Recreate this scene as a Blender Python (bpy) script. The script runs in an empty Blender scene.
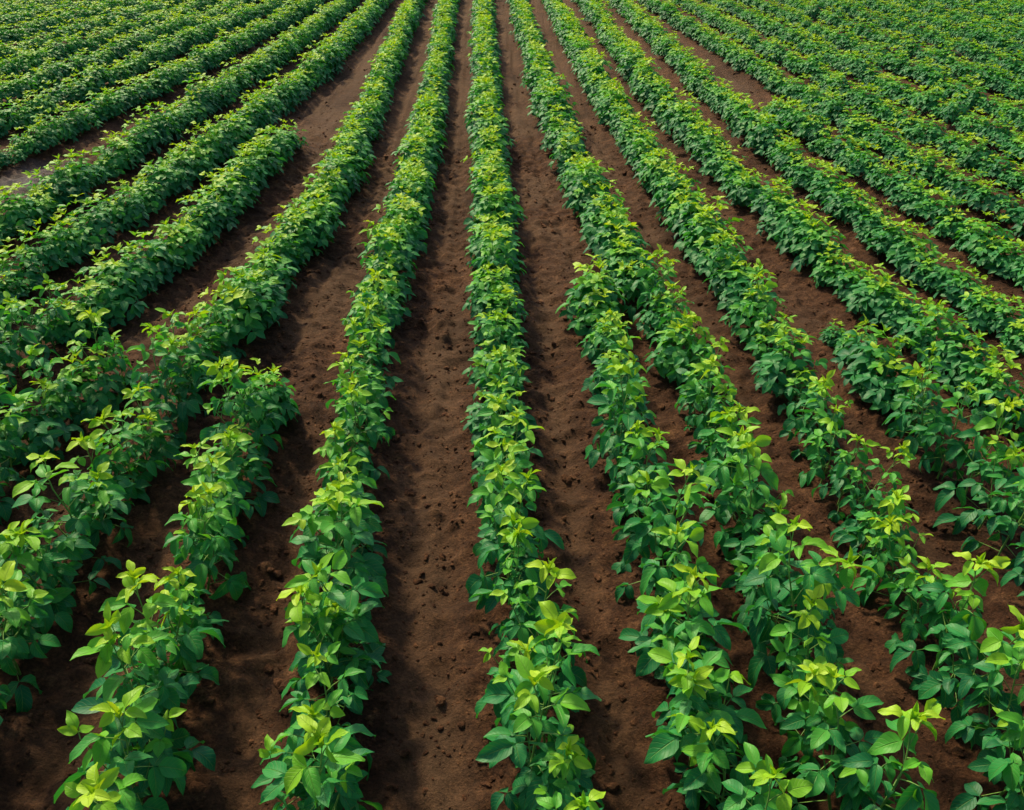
import bpy, bmesh, math, random
import numpy as np
from mathutils import Vector, Matrix
random.seed(7); rng=np.random.default_rng(7)
scene=bpy.context.scene
# ---- crop row centre lines on the field, metres (x across the field, y away from the viewer)
A=26.37
ROWS=[
[(-.79,A),(-.40,14.55),(-.22,9.68),(-.12,7.03),(-.08,5.36),(-.01,4.21),(.02,3.37),(.10,2.73),(.17,2.23)],
[(-1.77,A),(-1.30,14.55),(-1.20,9.68),(-1.21,7.69),(-1.13,6.28),(-1.08,4.97),(-.99,4.02),(-.89,3.09),(-.80,2.32)],
[(-2.73,A),(-2.26,14.55),(-2.18,10.04),(-2.32,7.69),(-2.42,6.28),(-2.50,5.22),(-2.55,4.41),(-2.57,3.72),(-2.56,3.03),(-2.56,2.41)],
[(-1.76,5.85),(-1.79,4.97),(-1.77,4.02),(-1.70,3.16),(-1.62,2.32)],
[(-3.68,A),(-3.65,18.9),(-3.98,13.28),(-4.33,10.61),(-4.64,8.74),(-4.86,7.03),(-5.05,5.64)],
[(-3.20,13.2),(-3.34,10.22),(-3.54,8.32),(-3.88,7.03),(-4.16,5.42),(-4.35,4.21)],
[(-3.12,6.5),(-3.26,5.71),(-3.36,4.85),(-3.42,4.26),(-3.46,3.37)],
[(-4.63,A),(-4.78,19.47),(-5.06,14.9),(-5.28,11.94),(-5.58,9.19),(-5.88,7.03)],
[(-5.61,A),(-6.34,16.05),(-6.95,11.7),(-7.30,8.32)],
[(-6.59,A),(-7.80,13.76),(-8.25,9.86)],
[(-7.55,A),(-8.72,15.73)],[(-8.56,A),(-9.62,17.57)],[(-9.59,A),(-10.5,19.35)],[(-10.68,A),(-11.42,21.2)],[(-11.77,A),(-12.28,22.98)],[(-12.86,A),(-13.2,24.8)],
[(.22,A),(.57,16.05),(.78,12.19),(.98,9.68),(1.22,7.69),(1.36,6.45),(1.40,5.36),(1.42,4.62),(1.41,3.84),(1.41,3.23),(1.42,2.73),(1.42,2.23)],
[(.74,8.0),(.77,6.28),(.77,4.97),(.78,4.02),(.83,3.37),(.88,2.79),(.92,2.23)],
[(1.17,A),(1.53,16.05),(1.88,11.24),(2.04,8.74),(2.13,7.24),(2.13,5.64),(2.13,4.41),(2.15,3.67),(2.17,3.03),(2.18,2.32)],
[(2.82,6.9),(2.86,5.94),(2.89,4.97),(2.92,4.21),(2.92,3.44),(2.92,2.79)],
[(2.13,A),(2.39,16.05),(2.80,11.7),(3.06,8.74),(3.36,7.24),(3.60,5.79),(3.75,4.73),(3.85,3.84)],
[(3.08,A),(3.42,16.91),(3.72,11.7),(3.98,9.03),(4.25,7.35),(4.45,6.11),(4.58,4.97)],
[(4.22,15.0),(4.46,12.99),(4.78,10.41),(5.02,8.54),(5.24,7.35),(5.42,5.79)],
[(3.98,A),(4.82,17.38),(5.28,12.71),(5.62,10.22),(5.88,8.97),(6.2,7.24)],
[(4.95,A),(5.72,17.2),(6.12,13.2),(6.45,10.4),(6.9,8.0)],
[(5.93,A),(6.85,15.3),(7.20,11.9),(7.6,9.0)],
[(6.95,A),(7.75,16.6),(8.05,13.6)],[(7.98,A),(8.90,15.1)],[(8.98,A),(9.80,17.5)],[(10.03,A),(10.7,19.59)],[(11.12,A),(11.49,21.36)],[(12.21,A),(12.44,23.3)],[(13.3,A),(13.47,25.39)],
]
END=52; SL=-0.0279
BARE=(-6.42,11.45)       # small bare stony patch in the crop
full=[]
for r in ROWS:
    started = r[0][1] < A-1     # a row that begins inside the field
    r=list(r[::-1]); (x0,y0),(x1,y1)=r[0],r[1]
    s=max(-0.12,min(0.12,(x1-x0)/(y1-y0)))
    r.insert(0,(x0-s*(y0+1.5),-1.5))
    if not started: xe,ye=r[-1]; r.append((xe+SL*(END-ye),END))
    full.append(r)
for n in range(13,22):
    full.append([(-n-0.2,-1.5),(-n-0.9,END)]); full.append([(n+1.6,-1.5),(n+0.4,END)])

# ---------------- materials
def new_mat(name):
    m=bpy.data.materials.new(name); m.use_nodes=True; nt=m.node_tree; nt.nodes.clear(); return m,nt
def N(nt,t,**k):
    n=nt.nodes.new(t)
    for a,b in k.items(): setattr(n,a,b)
    return n
def math_n(nt,op,a,b=None,c=None,clamp=False):
    n=N(nt,'ShaderNodeMath',operation=op); n.use_clamp=clamp
    for i,v in enumerate((a,b,c)):
        if v is None: continue
        if isinstance(v,(int,float)): n.inputs[i].default_value=v
        else: nt.links.new(v,n.inputs[i])
    return n.outputs[0]
def ramp(nt,fac,stops):
    n=N(nt,'ShaderNodeValToRGB'); cr=n.color_ramp
    while len(cr.elements)<len(stops): cr.elements.new(0.5)
    for e,(p,c) in zip(cr.elements,stops): e.position=p; e.color=(*c,1)
    nt.links.new(fac,n.inputs[0]); return n.outputs[0]
def mixc(nt,fac,a,b,mode='MIX'):
    n=N(nt,'ShaderNodeMix',data_type='RGBA',blend_type=mode)
    for s,v in ((n.inputs[0],fac),(n.inputs[6],a),(n.inputs[7],b)):
        if isinstance(v,(int,float)): s.default_value=v
        elif isinstance(v,tuple): s.default_value=(*v,1)
        else: nt.links.new(v,s)
    return n.outputs[2]
def leaf_material():
    m,nt=new_mat("leaf_green"); L=nt.links.new
    at=N(nt,'ShaderNodeAttribute',attribute_name='leafcol')
    sep=N(nt,'ShaderNodeSeparateColor'); L(at.outputs['Color'],sep.inputs[0])
    age_light,rnd=sep.outputs[0],sep.outputs[1]
    uv=N(nt,'ShaderNodeUVMap',uv_map='UVMap'); su=N(nt,'ShaderNodeSeparateXYZ'); L(uv.outputs[0],su.inputs[0])
    oi=N(nt,'ShaderNodeObjectInfo')
    a=math_n(nt,'ADD',age_light,math_n(nt,'MULTIPLY',math_n(nt,'SUBTRACT',oi.outputs['Random'],0.5),0.24))
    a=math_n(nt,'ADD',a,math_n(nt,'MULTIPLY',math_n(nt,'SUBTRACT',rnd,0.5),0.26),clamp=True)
    col=ramp(nt,a,[(0.0,(0.012,0.165,0.066)),(0.35,(0.032,0.285,0.062)),(0.60,(0.120,0.45,0.032)),(0.82,(0.27,0.55,0.020)),(1.0,(0.42,0.64,0.028))])  # old to young leaf, with shaded-low to lit-top contrast also in the colour
    v=math_n(nt,'ABSOLUTE',math_n(nt,'SUBTRACT',su.outputs[1],0.5))
    mid=math_n(nt,'SUBTRACT',1.0,math_n(nt,'MULTIPLY',v,28.0),clamp=True)
    side=math_n(nt,'SINE',math_n(nt,'MULTIPLY',math_n(nt,'SUBTRACT',su.outputs[0],math_n(nt,'MULTIPLY',v,0.55)),44.0))
    side=math_n(nt,'MULTIPLY',math_n(nt,'SUBTRACT',side,0.82,clamp=True),4.0,clamp=True)
    vein=math_n(nt,'MAXIMUM',mid,math_n(nt,'MULTIPLY',side,0.5))
    col=mixc(nt,math_n(nt,'MULTIPLY',vein,0.4),col,(0.32,0.52,0.12))
    bmp=N(nt,'ShaderNodeBump'); bmp.inputs['Strength'].default_value=0.6; bmp.inputs['Distance'].default_value=0.005
    L(math_n(nt,'MULTIPLY',vein,-1.0),bmp.inputs['Height'])
    pb=N(nt,'ShaderNodeBsdfPrincipled'); L(col,pb.inputs['Base Color']); pb.inputs['Roughness'].default_value=0.48
    pb.inputs['Specular IOR Level'].default_value=0.32
    L(bmp.outputs[0],pb.inputs['Normal'])
    tr=N(nt,'ShaderNodeBsdfTranslucent'); L(mixc(nt,1.0,col,(1.45,1.2,0.35),'MULTIPLY'),tr.inputs[0])
    mx=N(nt,'ShaderNodeMixShader'); mx.inputs[0].default_value=0.32
    L(pb.outputs[0],mx.inputs[1]); L(tr.outputs[0],mx.inputs[2])
    o=N(nt,'ShaderNodeOutputMaterial'); L(mx.outputs[0],o.inputs[0]); return m
def stem_material():
    m,nt=new_mat("stem_green"); L=nt.links.new
    pb=N(nt,'ShaderNodeBsdfPrincipled'); no=N(nt,'ShaderNodeTexNoise'); no.inputs['Scale'].default_value=20
    L(ramp(nt,no.outputs[0],[(0.3,(0.09,0.21,0.04)),(0.7,(0.18,0.33,0.06))]),pb.inputs['Base Color']); pb.inputs['Roughness'].default_value=0.6
    o=N(nt,'ShaderNodeOutputMaterial'); L(pb.outputs[0],o.inputs[0]); return m
def soil_material(name,clod=False):
    m,nt=new_mat(name); L=nt.links.new
    geo=N(nt,'ShaderNodeNewGeometry')
    def noise(s,d=6,r=0.6):
        n=N(nt,'ShaderNodeTexNoise'); n.inputs['Scale'].default_value=s; n.inputs['Detail'].default_value=d; n.inputs['Roughness'].default_value=r
        L(geo.outputs['Position'],n.inputs['Vector']); return n.outputs[0]
    n1=noise(0.8,5); n2=noise(9,8,0.75); n3=noise(55,5,0.75)
    k=1.5 if clod else 0.94
    col=ramp(nt,n2,[(0.30,(0.028*k,0.0115*k,0.0062*k)),(0.5,(0.080*k,0.035*k,0.0180*k)),(0.70,(0.190*k,0.096*k,0.050*k))])
    col=mixc(nt,0.75,col,ramp(nt,n1,[(0.32,(0.45,0.40,0.36)),(0.68,(1.5,1.45,1.4))]),'MULTIPLY')
    col=mixc(nt,0.85,col,ramp(nt,n3,[(0.34,(0.34,0.34,0.34)),(0.66,(1.65,1.6,1.55))]),'MULTIPLY')
    if not clod:
        at=N(nt,'ShaderNodeAttribute',attribute_name='soilmask'); sp=N(nt,'ShaderNodeSeparateColor'); L(at.outputs['Color'],sp.inputs[0])
        col=mixc(nt,math_n(nt,'MULTIPLY',sp.outputs[0],0.6),col,mixc(nt,n3,(0.05,0.025,0.014),(0.24,0.14,0.082)))
        col=mixc(nt,math_n(nt,'MULTIPLY',sp.outputs[1],0.85),col,mixc(nt,n3,(0.06,0.052,0.052),(0.30,0.27,0.27)))
    pb=N(nt,'ShaderNodeBsdfPrincipled'); L(col,pb.inputs['Base Color']); pb.inputs['Roughness'].default_value=0.9
    pb.inputs['Specular IOR Level'].default_value=0.2
    b=N(nt,'ShaderNodeBump'); b.inputs['Strength'].default_value=1.0; b.inputs['Distance'].default_value=0.06
    L(math_n(nt,'ADD',math_n(nt,'MULTIPLY',n2,1.0),math_n(nt,'MULTIPLY',n3,0.45)),b.inputs['Height']); L(b.outputs[0],pb.inputs['Normal'])
    o=N(nt,'ShaderNodeOutputMaterial'); L(pb.outputs[0],o.inputs[0]); return m
M_leaf=leaf_material(); M_stem=stem_material(); M_soil=soil_material("soil"); M_clod=soil_material("soil_clod",True)

# ---------------- plant prototypes
class MB:
    def __init__(s,lo): s.v=[];s.f=[];s.uv=[];s.c=[];s.m=[];s.lo=lo
def leaflet(mb,o,d,n,L,W,fold,droop,age_light,twist=0.0):
    d=d.normalized(); sd=d.cross(n).normalized(); n=sd.cross(d).normalized()
    if twist:
        R=Matrix.Rotation(twist,3,d); sd=R@sd; n=R@n
    NU,NV=(4,2) if mb.lo else (6,4); base=len(mb.v); rnd=random.random(); ph=random.uniform(0,6.28); wv=random.uniform(0.03,0.12)
    for i in range(NU+1):
        u=(i/NU)**1.1
        w=W*0.5*((u**0.55)*((1-u)**0.92))/0.512 if 0<i<NU else 0.0008
        ang=droop*u
        along=L*(math.sin(ang)/droop if abs(droop)>1e-3 else u)
        down=L*((1-math.cos(ang))/droop if abs(droop)>1e-3 else 0)
        nl=(n*math.cos(ang)+d*math.sin(ang))
        for j in range(NV+1):
            v=(j/NV-0.5)*2
            p=o+d*along-n*down+sd*(v*w*(1-0.25*abs(v)*fold))+nl*(abs(v)**1.2*w*fold+ wv*L*0.6*abs(v)*math.sin(u*9+ph+(1.5 if v>0 else 0)))
            mb.v.append(p); mb.uv.append((u,j/NV)); mb.c.append((age_light,rnd))
    for i in range(NU):
        for j in range(NV):
            a=base+i*(NV+1)+j
            mb.f.append((a,a+1,a+NV+2,a+NV+1)); mb.m.append(0)
def tube(mb,pts,rads,sides=5):
    base=len(mb.v)
    for k,p in enumerate(pts):
        t=(pts[min(k+1,len(pts)-1)]-pts[max(k-1,0)]).normalized()
        a=t.cross(Vector((0.3,0.9,0.1))).normalized(); b=t.cross(a)
        for s in range(sides):
            q=2*math.pi*s/sides
            mb.v.append(p+(a*math.cos(q)+b*math.sin(q))*rads[k]); mb.uv.append((0,0)); mb.c.append((0.5,0.5))
    for k in range(len(pts)-1):
        for s in range(sides):
            a=base+k*sides+s; b=base+k*sides+(s+1)%sides
            mb.f.append((a,b,b+sides,a+sides)); mb.m.append(1)
UP=Vector((0,0,1))
def trifoliate(mb,node,az,elev,plen,L,age_light,droop):
    h=Vector((math.cos(az),math.sin(az),0))
    d=(h*math.cos(elev)+UP*math.sin(elev)).normalized()
    mid=node+d*plen*0.55; d2=(d+h*0.25-UP*0.05).normalized(); end=mid+d2*plen*0.45
    tube(mb,[node,mid,end],[0.0035,0.0028,0.002],3)
    tilt=elev*0.68-random.uniform(0.0,0.75)
    dl=(h*math.cos(tilt)+UP*math.sin(tilt)).normalized()
    side=UP.cross(h); nn=(UP*math.cos(tilt)-h*math.sin(tilt)).normalized()
    W=L*random.uniform(0.70,0.90)
    for k,(rot,sc) in enumerate(((0,1.0),(1.25,0.88),(-1.25,0.88))):
        rot+=random.uniform(-0.3,0.3)
        dd=(dl*math.cos(rot)+side*math.sin(rot)).normalized()
        if k: dd=(dd-UP*random.uniform(-0.1,0.45)).normalized()
        o=end+(d2*L*0.14 if k==0 else Vector((0,0,0)))
        leaflet(mb,o,dd,(nn+Vector((random.uniform(-.4,.4),random.uniform(-.4,.4),0))).normalized(),L*sc*random.uniform(0.80,1.15),W*sc,random.uniform(0.1,0.5),droop*random.uniform(0.5,1.4),min(1,max(0,age_light+random.uniform(-.08,.08))),random.uniform(-0.5,0.5))
def near_plant(idx):
    random.seed(100+idx); mb=MB(False)
    H=random.uniform(0.56,0.78); az=random.uniform(0,6.28); ym=random.uniform(0.36,0.66)
    lean=Vector((random.uniform(-.11,.11),random.uniform(-.11,.11),0))
    def spine(t): return Vector((0,0,-0.03))+lean*(t*t)+UP*(H*t+0.03)+Vector((0.014*math.sin(t*9+idx),0.014*math.cos(t*8),0))
    tube(mb,[spine(i/8) for i in range(9)],[0.008-0.0055*i/8 for i in range(9)])
    n=14
    for i in range(n):
        t=0.10+0.90*(i/(n-1))**0.95; az+=2.4+random.uniform(-.6,.6); k=t
        plen=min(0.15,0.165*(1-k)**0.7+0.03*random.uniform(0.5,1.6))
        L=(0.158-0.060*max(0,(k-0.4)/0.6)**1.3)*random.uniform(0.76,1.15)
        elev=-0.05+1.25*k**1.6+random.uniform(-.25,.25)
        age_light=0.03+0.36*k+ym*max(0,(k-0.60)/0.40)**1.2  # younger towards the tip; side-lit contrast of top and bottom painted in too
        trifoliate(mb,spine(t),az,elev,plen,L,age_light,1.2-0.70*k)
    for q in range(3):
        a=az+q*2.1+random.uniform(-.4,.4); h=Vector((math.cos(a),math.sin(a),0)); e=random.uniform(0.95,1.45)
        leaflet(mb,spine(1.0),h*math.cos(e)+UP*math.sin(e),(UP*math.cos(e)-h*math.sin(e)),random.uniform(0.05,0.095),random.uniform(0.028,0.05),0.9,0.4,random.uniform(0.75,1.0))
    a=random.uniform(0,6.28)
    for b in range(2):
        a+=math.pi+random.uniform(-.5,.5)
        h=Vector((math.cos(a),math.sin(a),0)); s=spine(random.uniform(0.15,0.35)); bl=random.uniform(0.20,0.38)
        def bp(t): return s+h*bl*0.50*t**0.8+UP*bl*(1.0*t)
        tube(mb,[bp(i/4) for i in range(5)],[0.005,0.0045,0.004,0.003,0.002],4)
        aa=a
        for i in range(5):
            t=(i+1)/5; aa+=2.4+random.uniform(-.6,.6); k=bp(t).z/H
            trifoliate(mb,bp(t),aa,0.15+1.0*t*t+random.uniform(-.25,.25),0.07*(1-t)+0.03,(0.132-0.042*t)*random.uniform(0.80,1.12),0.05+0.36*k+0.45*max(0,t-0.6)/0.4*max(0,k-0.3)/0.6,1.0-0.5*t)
    return mb
def far_plant(idx):
    # compact closed crop plant: leaf clusters spread through a low rounded crown
    random.seed(500+idx); mb=MB(True)
    R=random.uniform(0.22,0.27); Hz=random.uniform(0.28,0.40); z0=0.17
    tube(mb,[Vector((0,0,-.03)),Vector((.01,0,.2)),Vector((0,.01,.42))],[.008,.006,.003],3)
    az=random.uniform(0,6.28); n=46
    bump=[random.uniform(0,6.28) for _ in range(3)]
    for i in range(n):
        ct=1-1.35*(i+0.5)/n; th=math.acos(max(-1,ct)); az+=2.39996+random.uniform(-.25,.25)
        rr=random.uniform(0.70,1.10)*(1+0.13*math.sin(2*az+bump[0])+0.11*math.sin(3*az+4*ct+bump[1]))
        if random.random()<0.22: rr*=0.7
        out=Vector((math.sin(th)*math.cos(az),math.sin(th)*math.sin(az),0))
        p=out*(R*rr)*0.82+UP*(z0+Hz*ct*rr*(1 if ct>0 else 0.45))
        hh=p.z/(z0+Hz)
        nrm=(out*0.8+UP*(0.5+0.6*max(0,ct))).normalized()
        age_light=0.03+0.38*hh+0.58*max(0,(hh-0.64)/0.36)  # young leaves on top; lit crown and shaded sides also painted into the colour
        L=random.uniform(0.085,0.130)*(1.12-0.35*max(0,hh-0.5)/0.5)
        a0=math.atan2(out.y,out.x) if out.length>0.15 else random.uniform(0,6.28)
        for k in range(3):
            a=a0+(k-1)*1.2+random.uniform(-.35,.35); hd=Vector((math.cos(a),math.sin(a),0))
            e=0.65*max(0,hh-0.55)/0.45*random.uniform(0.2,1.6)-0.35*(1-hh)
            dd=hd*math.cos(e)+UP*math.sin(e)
            leaflet(mb,p,dd,(nrm+Vector((random.uniform(-.35,.35),random.uniform(-.35,.35),random.uniform(0,.3)))).normalized(),L*random.uniform(.85,1.1),L*random.uniform(.68,.86),random.uniform(.1,.4),0.8,min(1,max(0,age_light+random.uniform(-.07,.07))),random.uniform(-.3,.3))
    for s in range(3):
        a=random.uniform(0,6.28); b=Vector((math.cos(a)*.08,math.sin(a)*.08,z0+Hz*0.92))
        for q in range(3):
            a+=2.1; e=random.uniform(.6,1.2); h=Vector((math.cos(a),math.sin(a),0))
            leaflet(mb,b,h*math.cos(e)+UP*math.sin(e),(UP*math.cos(e)-h*math.sin(e)),random.uniform(.06,.09),random.uniform(.035,.05),.6,.4,random.uniform(.8,1.0))
    return mb
def to_mesh(mb):
    me=bpy.data.meshes.new("bean_plant"); me.from_pydata([tuple(v) for v in mb.v],[],mb.f)
    me.materials.append(M_leaf); me.materials.append(M_stem)
    me.polygons.foreach_set("material_index",mb.m); me.polygons.foreach_set("use_smooth",[True]*len(mb.f))
    li=np.empty(len(me.loops),dtype=np.int32); me.loops.foreach_get("vertex_index",li)
    uvl=me.uv_layers.new(name="UVMap"); uvl.data.foreach_set("uv",np.array(mb.uv,dtype=np.float32)[li].ravel())
    ca=me.color_attributes.new("leafcol",'FLOAT_COLOR','POINT'); c=np.array(mb.c,dtype=np.float32)
    ca.data.foreach_set("color",np.column_stack([c[:,0],c[:,1],np.zeros(len(c)),np.ones(len(c))]).astype(np.float32).ravel())
    me.update(); return me
pcol=bpy.data.collections.new("bean_plants")
NP=16
for i in range(2*NP):
    pcol.objects.link(bpy.data.objects.new("bean_plant_%02d"%i,to_mesh(near_plant(i) if i<NP else far_plant(i))))
ccol=bpy.data.collections.new("soil_crumbs")
for i in range(4):
    bm=bmesh.new(); bmesh.ops.create_icosphere(bm,subdivisions=2,radius=1)
    random.seed(i)
    axs=[Vector((random.uniform(-1,1),random.uniform(-1,1),random.uniform(-1,1))) for _ in range(5)]
    for v in bm.verts:
        k=1+sum(0.15*math.sin(a.dot(v.co)*3.6+j) for j,a in enumerate(axs)); v.co=v.co*k; v.co.z*=0.62
    me=bpy.data.meshes.new("crumb"); bm.to_mesh(me); bm.free(); me.materials.append(M_clod)
    ccol.objects.link(bpy.data.objects.new("crumb_%d"%i,me))
def gn_tree(col,name):
    ng=bpy.data.node_groups.new(name,'GeometryNodeTree')
    ng.interface.new_socket("Geometry",in_out='INPUT',socket_type='NodeSocketGeometry'); ng.interface.new_socket("Geometry",in_out='OUTPUT',socket_type='NodeSocketGeometry')
    n=ng.nodes; l=ng.links
    gi=n.new('NodeGroupInput'); go=n.new('NodeGroupOutput'); ip=n.new('GeometryNodeInstanceOnPoints'); ci=n.new('GeometryNodeCollectionInfo')
    ci.inputs[0].default_value=col; ci.inputs['Separate Children'].default_value=True; ci.inputs['Reset Children'].default_value=True
    def na(nm,t):
        a=n.new('GeometryNodeInputNamedAttribute'); a.data_type=t; a.inputs[0].default_value=nm
        return [s for s in a.outputs if s.enabled and s.name=='Attribute'][0]
    l.new(gi.outputs[0],ip.inputs['Points']); l.new(ci.outputs[0],ip.inputs['Instance']); ip.inputs['Pick Instance'].default_value=True
    l.new(na('pick','INT'),ip.inputs['Instance Index'])
    er=n.new('FunctionNodeEulerToRotation'); l.new(na('rot','FLOAT_VECTOR'),er.inputs[0]); l.new(er.outputs[0],ip.inputs['Rotation'])
    l.new(na('scl','FLOAT_VECTOR'),ip.inputs['Scale'])
    l.new(ip.outputs[0],go.inputs[0]); return ng
NG_p=gn_tree(pcol,"plant_scatter"); NG_c=gn_tree(ccol,"crumb_scatter")
def scatter_object(name,pts,rots,scls,picks,ng):
    me=bpy.data.meshes.new(name); me.from_pydata([tuple(p) for p in pts],[],[])
    a=me.attributes.new('rot','FLOAT_VECTOR','POINT'); a.data.foreach_set('vector',np.array(rots,dtype=np.float32).ravel())
    a=me.attributes.new('scl','FLOAT_VECTOR','POINT'); a.data.foreach_set('vector',np.array(scls,dtype=np.float32).ravel())
    a=me.attributes.new('pick','INT','POINT'); a.data.foreach_set('value',np.array(picks,dtype=np.int32))
    o=bpy.data.objects.new(name,me); scene.collection.objects.link(o)
    m=o.modifiers.new("scatter",'NODES'); m.node_group=ng; return o

# ---------------- ground
tab=rng.random((257,257))
def vnoise(x,y,s,seed=0):
    x=x*s+seed*17.3; y=y*s+seed*9.1
    xi=np.floor(x).astype(int); yi=np.floor(y).astype(int); fx=x-xi; fy=y-yi
    fx=fx*fx*(3-2*fx); fy=fy*fy*(3-2*fy); xi%=256; yi%=256
    return (tab[xi,yi]*(1-fx)+tab[xi+1,yi]*fx)*(1-fy)+(tab[xi,yi+1]*(1-fx)+tab[xi+1,yi+1]*fx)*fy
def row_dist(X,Y):
    D=np.full(X.shape,9.0)
    for r in full:
        ys=np.array([p[1] for p in r]); xs=np.array([p[0] for p in r])
        xr=np.interp(Y,ys,xs); d=np.abs(X-xr)
        d=np.where((Y>ys[-1]+0.2)|(Y<ys[0]-0.5),9.0,d); D=np.minimum(D,d)
    return D
def gz(X,Y):
    D=row_dist(X,Y)
    near=np.clip(1.4-np.hypot(X,Y)/60,0,1)
    c=np.clip(vnoise(X,Y,9,8)-0.6,0,1)*np.clip(vnoise(X,Y,23,9)+0.3,0,1)
    Dw=D+0.05*(vnoise(X,Y,1.5,12)-0.5)
    z=0.07*np.exp(-(D/0.22)**2)-0.032*np.exp(-((Dw-0.40)/0.06)**2)+0.05*(vnoise(X,Y,0.5)-0.5)+0.05*(vnoise(X,Y,2.2,1)-0.5)+0.045*(vnoise(X,Y,6.5,2)-0.5)+0.034*(vnoise(X,Y,15,3)-0.5)+0.12*c
    return z*near,D
def axis(a,b,st,far,g=1.16):
    m=list(np.arange(a,b,st)); s=st; x=m[-1]; hi=[]
    while x<far: s*=g; x+=s; hi.append(x)
    s=st; x=a; lo=[]
    while x>-far: s*=g; x-=s; lo.append(x)
    return np.array(lo[::-1]+m+hi)
ax=axis(-7.2,5.5,0.024,500); ay=axis(0.8,13,0.026,500)
X,Y=np.meshgrid(ax,ay,indexing='ij'); Z,D=gz(X,Y)
nx,ny=len(ax),len(ay)
me=bpy.data.meshes.new("field_soil")
me.vertices.add(nx*ny); me.vertices.foreach_set("co",np.stack([X,Y,Z],-1).astype(np.float32).ravel())
I=np.arange(nx*ny).reshape(nx,ny)
q=np.stack([I[:-1,:-1],I[1:,:-1],I[1:,1:],I[:-1,1:]],-1).reshape(-1,4)
me.loops.add(q.size); me.loops.foreach_set("vertex_index",q.ravel().astype(np.int32))
me.polygons.add(len(q)); me.polygons.foreach_set("loop_start",np.arange(0,q.size,4,dtype=np.int32))
me.update(calc_edges=True); me.polygons.foreach_set("use_smooth",[True]*len(q))
lane=np.clip((D-0.22)/0.2,0,1)*np.clip(1.8*vnoise(X,Y,1.6,5)-0.25,0,1)
patch=np.clip(1.9-np.hypot((X-BARE[0])/0.42,(Y-BARE[1])/0.75)-0.9*vnoise(X,Y,2.5,7),0,1)
ca=me.color_attributes.new("soilmask",'FLOAT_COLOR','POINT')
ca.data.foreach_set("color",np.stack([lane,patch,0*lane,0*lane+1],-1).astype(np.float32).ravel())
me.materials.append(M_soil)
go=bpy.data.objects.new("ground",me); scene.collection.objects.link(go)

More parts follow.
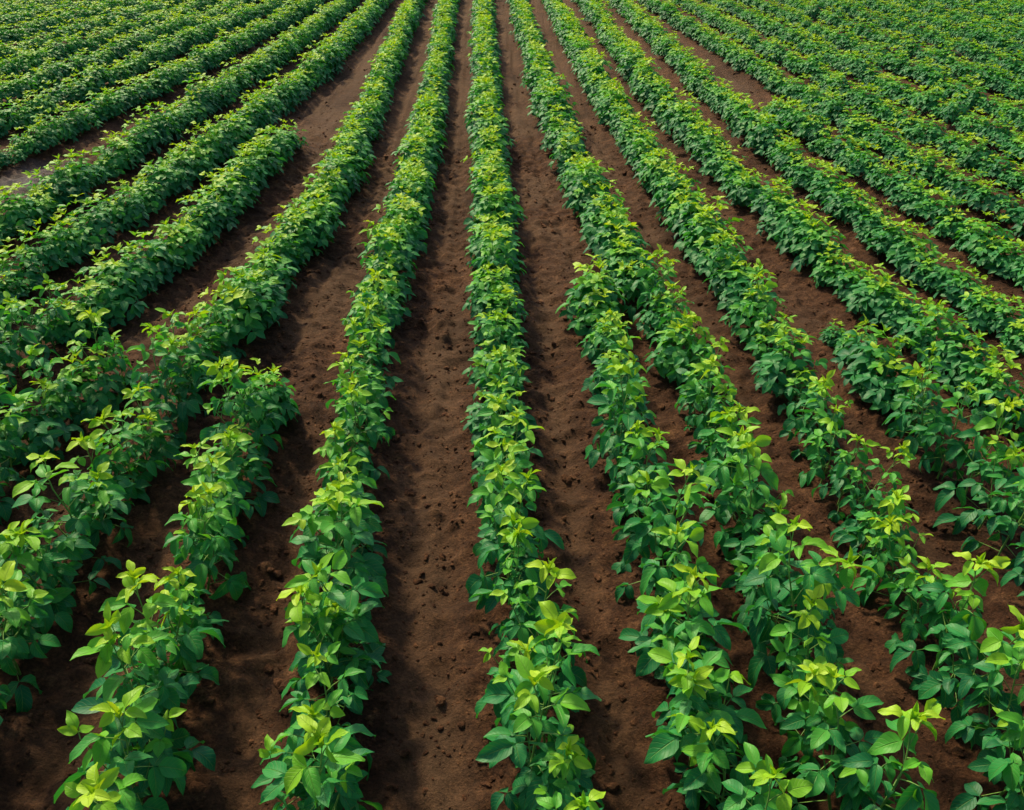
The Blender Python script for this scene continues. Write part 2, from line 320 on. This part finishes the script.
# ---------------- rows
for r in full:
    pts=[];rot=[];scl=[];pk=[]
    P2=[np.array(p) for p in r]
    seg=[np.linalg.norm(P2[i+1]-P2[i]) for i in range(len(P2)-1)]; cum=np.concatenate([[0],np.cumsum(seg)]); total=cum[-1]
    xs=np.array([p[0] for p in P2]); ys=np.array([p[1] for p in P2]); s=0.05
    while s<total:
        h=min(0.5,s,total-s)
        x=(np.interp(s,cum,xs)+np.interp(s+h,cum,xs)+np.interp(s-h,cum,xs))/3
        y=(np.interp(s,cum,ys)+np.interp(s+h,cum,ys)+np.interp(s-h,cum,ys))/3
        step=rng.uniform(0.19,0.29)
        dist=math.hypot(x,y)
        s+=step*(1.0 if dist<30 else 1.3)
        bd=math.hypot((x-BARE[0]),(y-BARE[1])/0.9)
        g=min(1,max(0,(dist-3)/6))
        px,py=x+rng.normal(0,0.022),y+rng.normal(0,0.02)
        pts.append((px,py,0))
        k=rng.uniform(0.80,1.12)*(0.90+0.20*float(vnoise(np.array([x]),np.array([y]),0.6,11)[0]))
        e=min(1,(total-s)/0.5+0.6) if r[-1][1]<END-1 else 1
        if bd<1.1 and x>-6.3: e*=0.62
        elif bd<0.95: e*=0.72
        k*=max(0.5,e)
        far=rng.uniform()<(dist-5.2)/3.6
        o=min(1,max(0,(x-2.5)/2.0)); o2=min(1,max(0,(-x-3)/3.0))
        if far: sx=k*(1.02-0.20*o-0.08*o2); sz=k*(0.94-0.22*o-0.14*o2)*rng.uniform(0.88,1.12)
        else: sx=k*(0.96*(1-g)+0.82*g)*rng.uniform(0.9,1.05)*(1-0.10*min(1,max(0,x-1))); sz=k*(1.0*(1-g)+0.76*g)*rng.uniform(0.82,1.2)
        if y<2: sx*=0.9
        scl.append((sx,sx,sz))
        rot.append((rng.normal(0,0.09),rng.normal(0,0.09),rng.uniform(0,6.28)))
        pk.append(int(rng.integers(0,NP))+(NP if far else 0))
    Aa=np.array(pts); z,_=gz(Aa[:,0],Aa[:,1]); Aa[:,2]=z-0.01
    scatter_object("bean_crop_row",Aa,rot,scl,pk,NG_p)
n=32000
cx=rng.uniform(-7,6,n); cy=1+rng.gamma(2.0,3.2,n); z,d=gz(cx,cy)
sz=np.clip(rng.lognormal(-4.95,0.6,n),0.002,0.035)
scatter_object("soil_clods",np.column_stack([cx,cy,z+sz*0.1]),np.column_stack([rng.normal(0,.3,n),rng.normal(0,.3,n),rng.uniform(0,6.28,n)]),np.column_stack([sz,sz*rng.uniform(.7,1.2,n),sz]),rng.integers(0,4,n),NG_c)

# ---------------- camera, light
cam=bpy.data.cameras.new("camera"); co=bpy.data.objects.new("camera",cam); scene.collection.objects.link(co)
cam.sensor_width=36; cam.lens=31.18; cam.clip_end=3000; cam.clip_start=0.05
co.location=(0,0,3.64); co.rotation_euler=(math.radians(90-31.57),0,0); scene.camera=co
el,azs=math.radians(44),math.radians(-32)
sd=Vector((math.sin(azs)*math.cos(el),math.cos(azs)*math.cos(el),math.sin(el)))
sl=bpy.data.lights.new("sun",'SUN'); sl.energy=5.0; sl.angle=math.radians(5); sl.color=(1,0.86,0.54)
so=bpy.data.objects.new("sun",sl); scene.collection.objects.link(so); so.rotation_euler=sd.to_track_quat('Z','Y').to_euler()
w=bpy.data.worlds.new("World"); scene.world=w; w.use_nodes=True; nt=w.node_tree
sk=nt.nodes.new('ShaderNodeTexSky'); sk.sky_type='NISHITA'; sk.sun_disc=False; sk.sun_elevation=el; sk.sun_rotation=azs; sk.dust_density=3
bg=nt.nodes['Background']; bg.inputs[1].default_value=0.15; nt.links.new(sk.outputs[0],bg.inputs[0])
scene.view_settings.view_transform='Standard'; scene.view_settings.look='None'; scene.view_settings.exposure=0
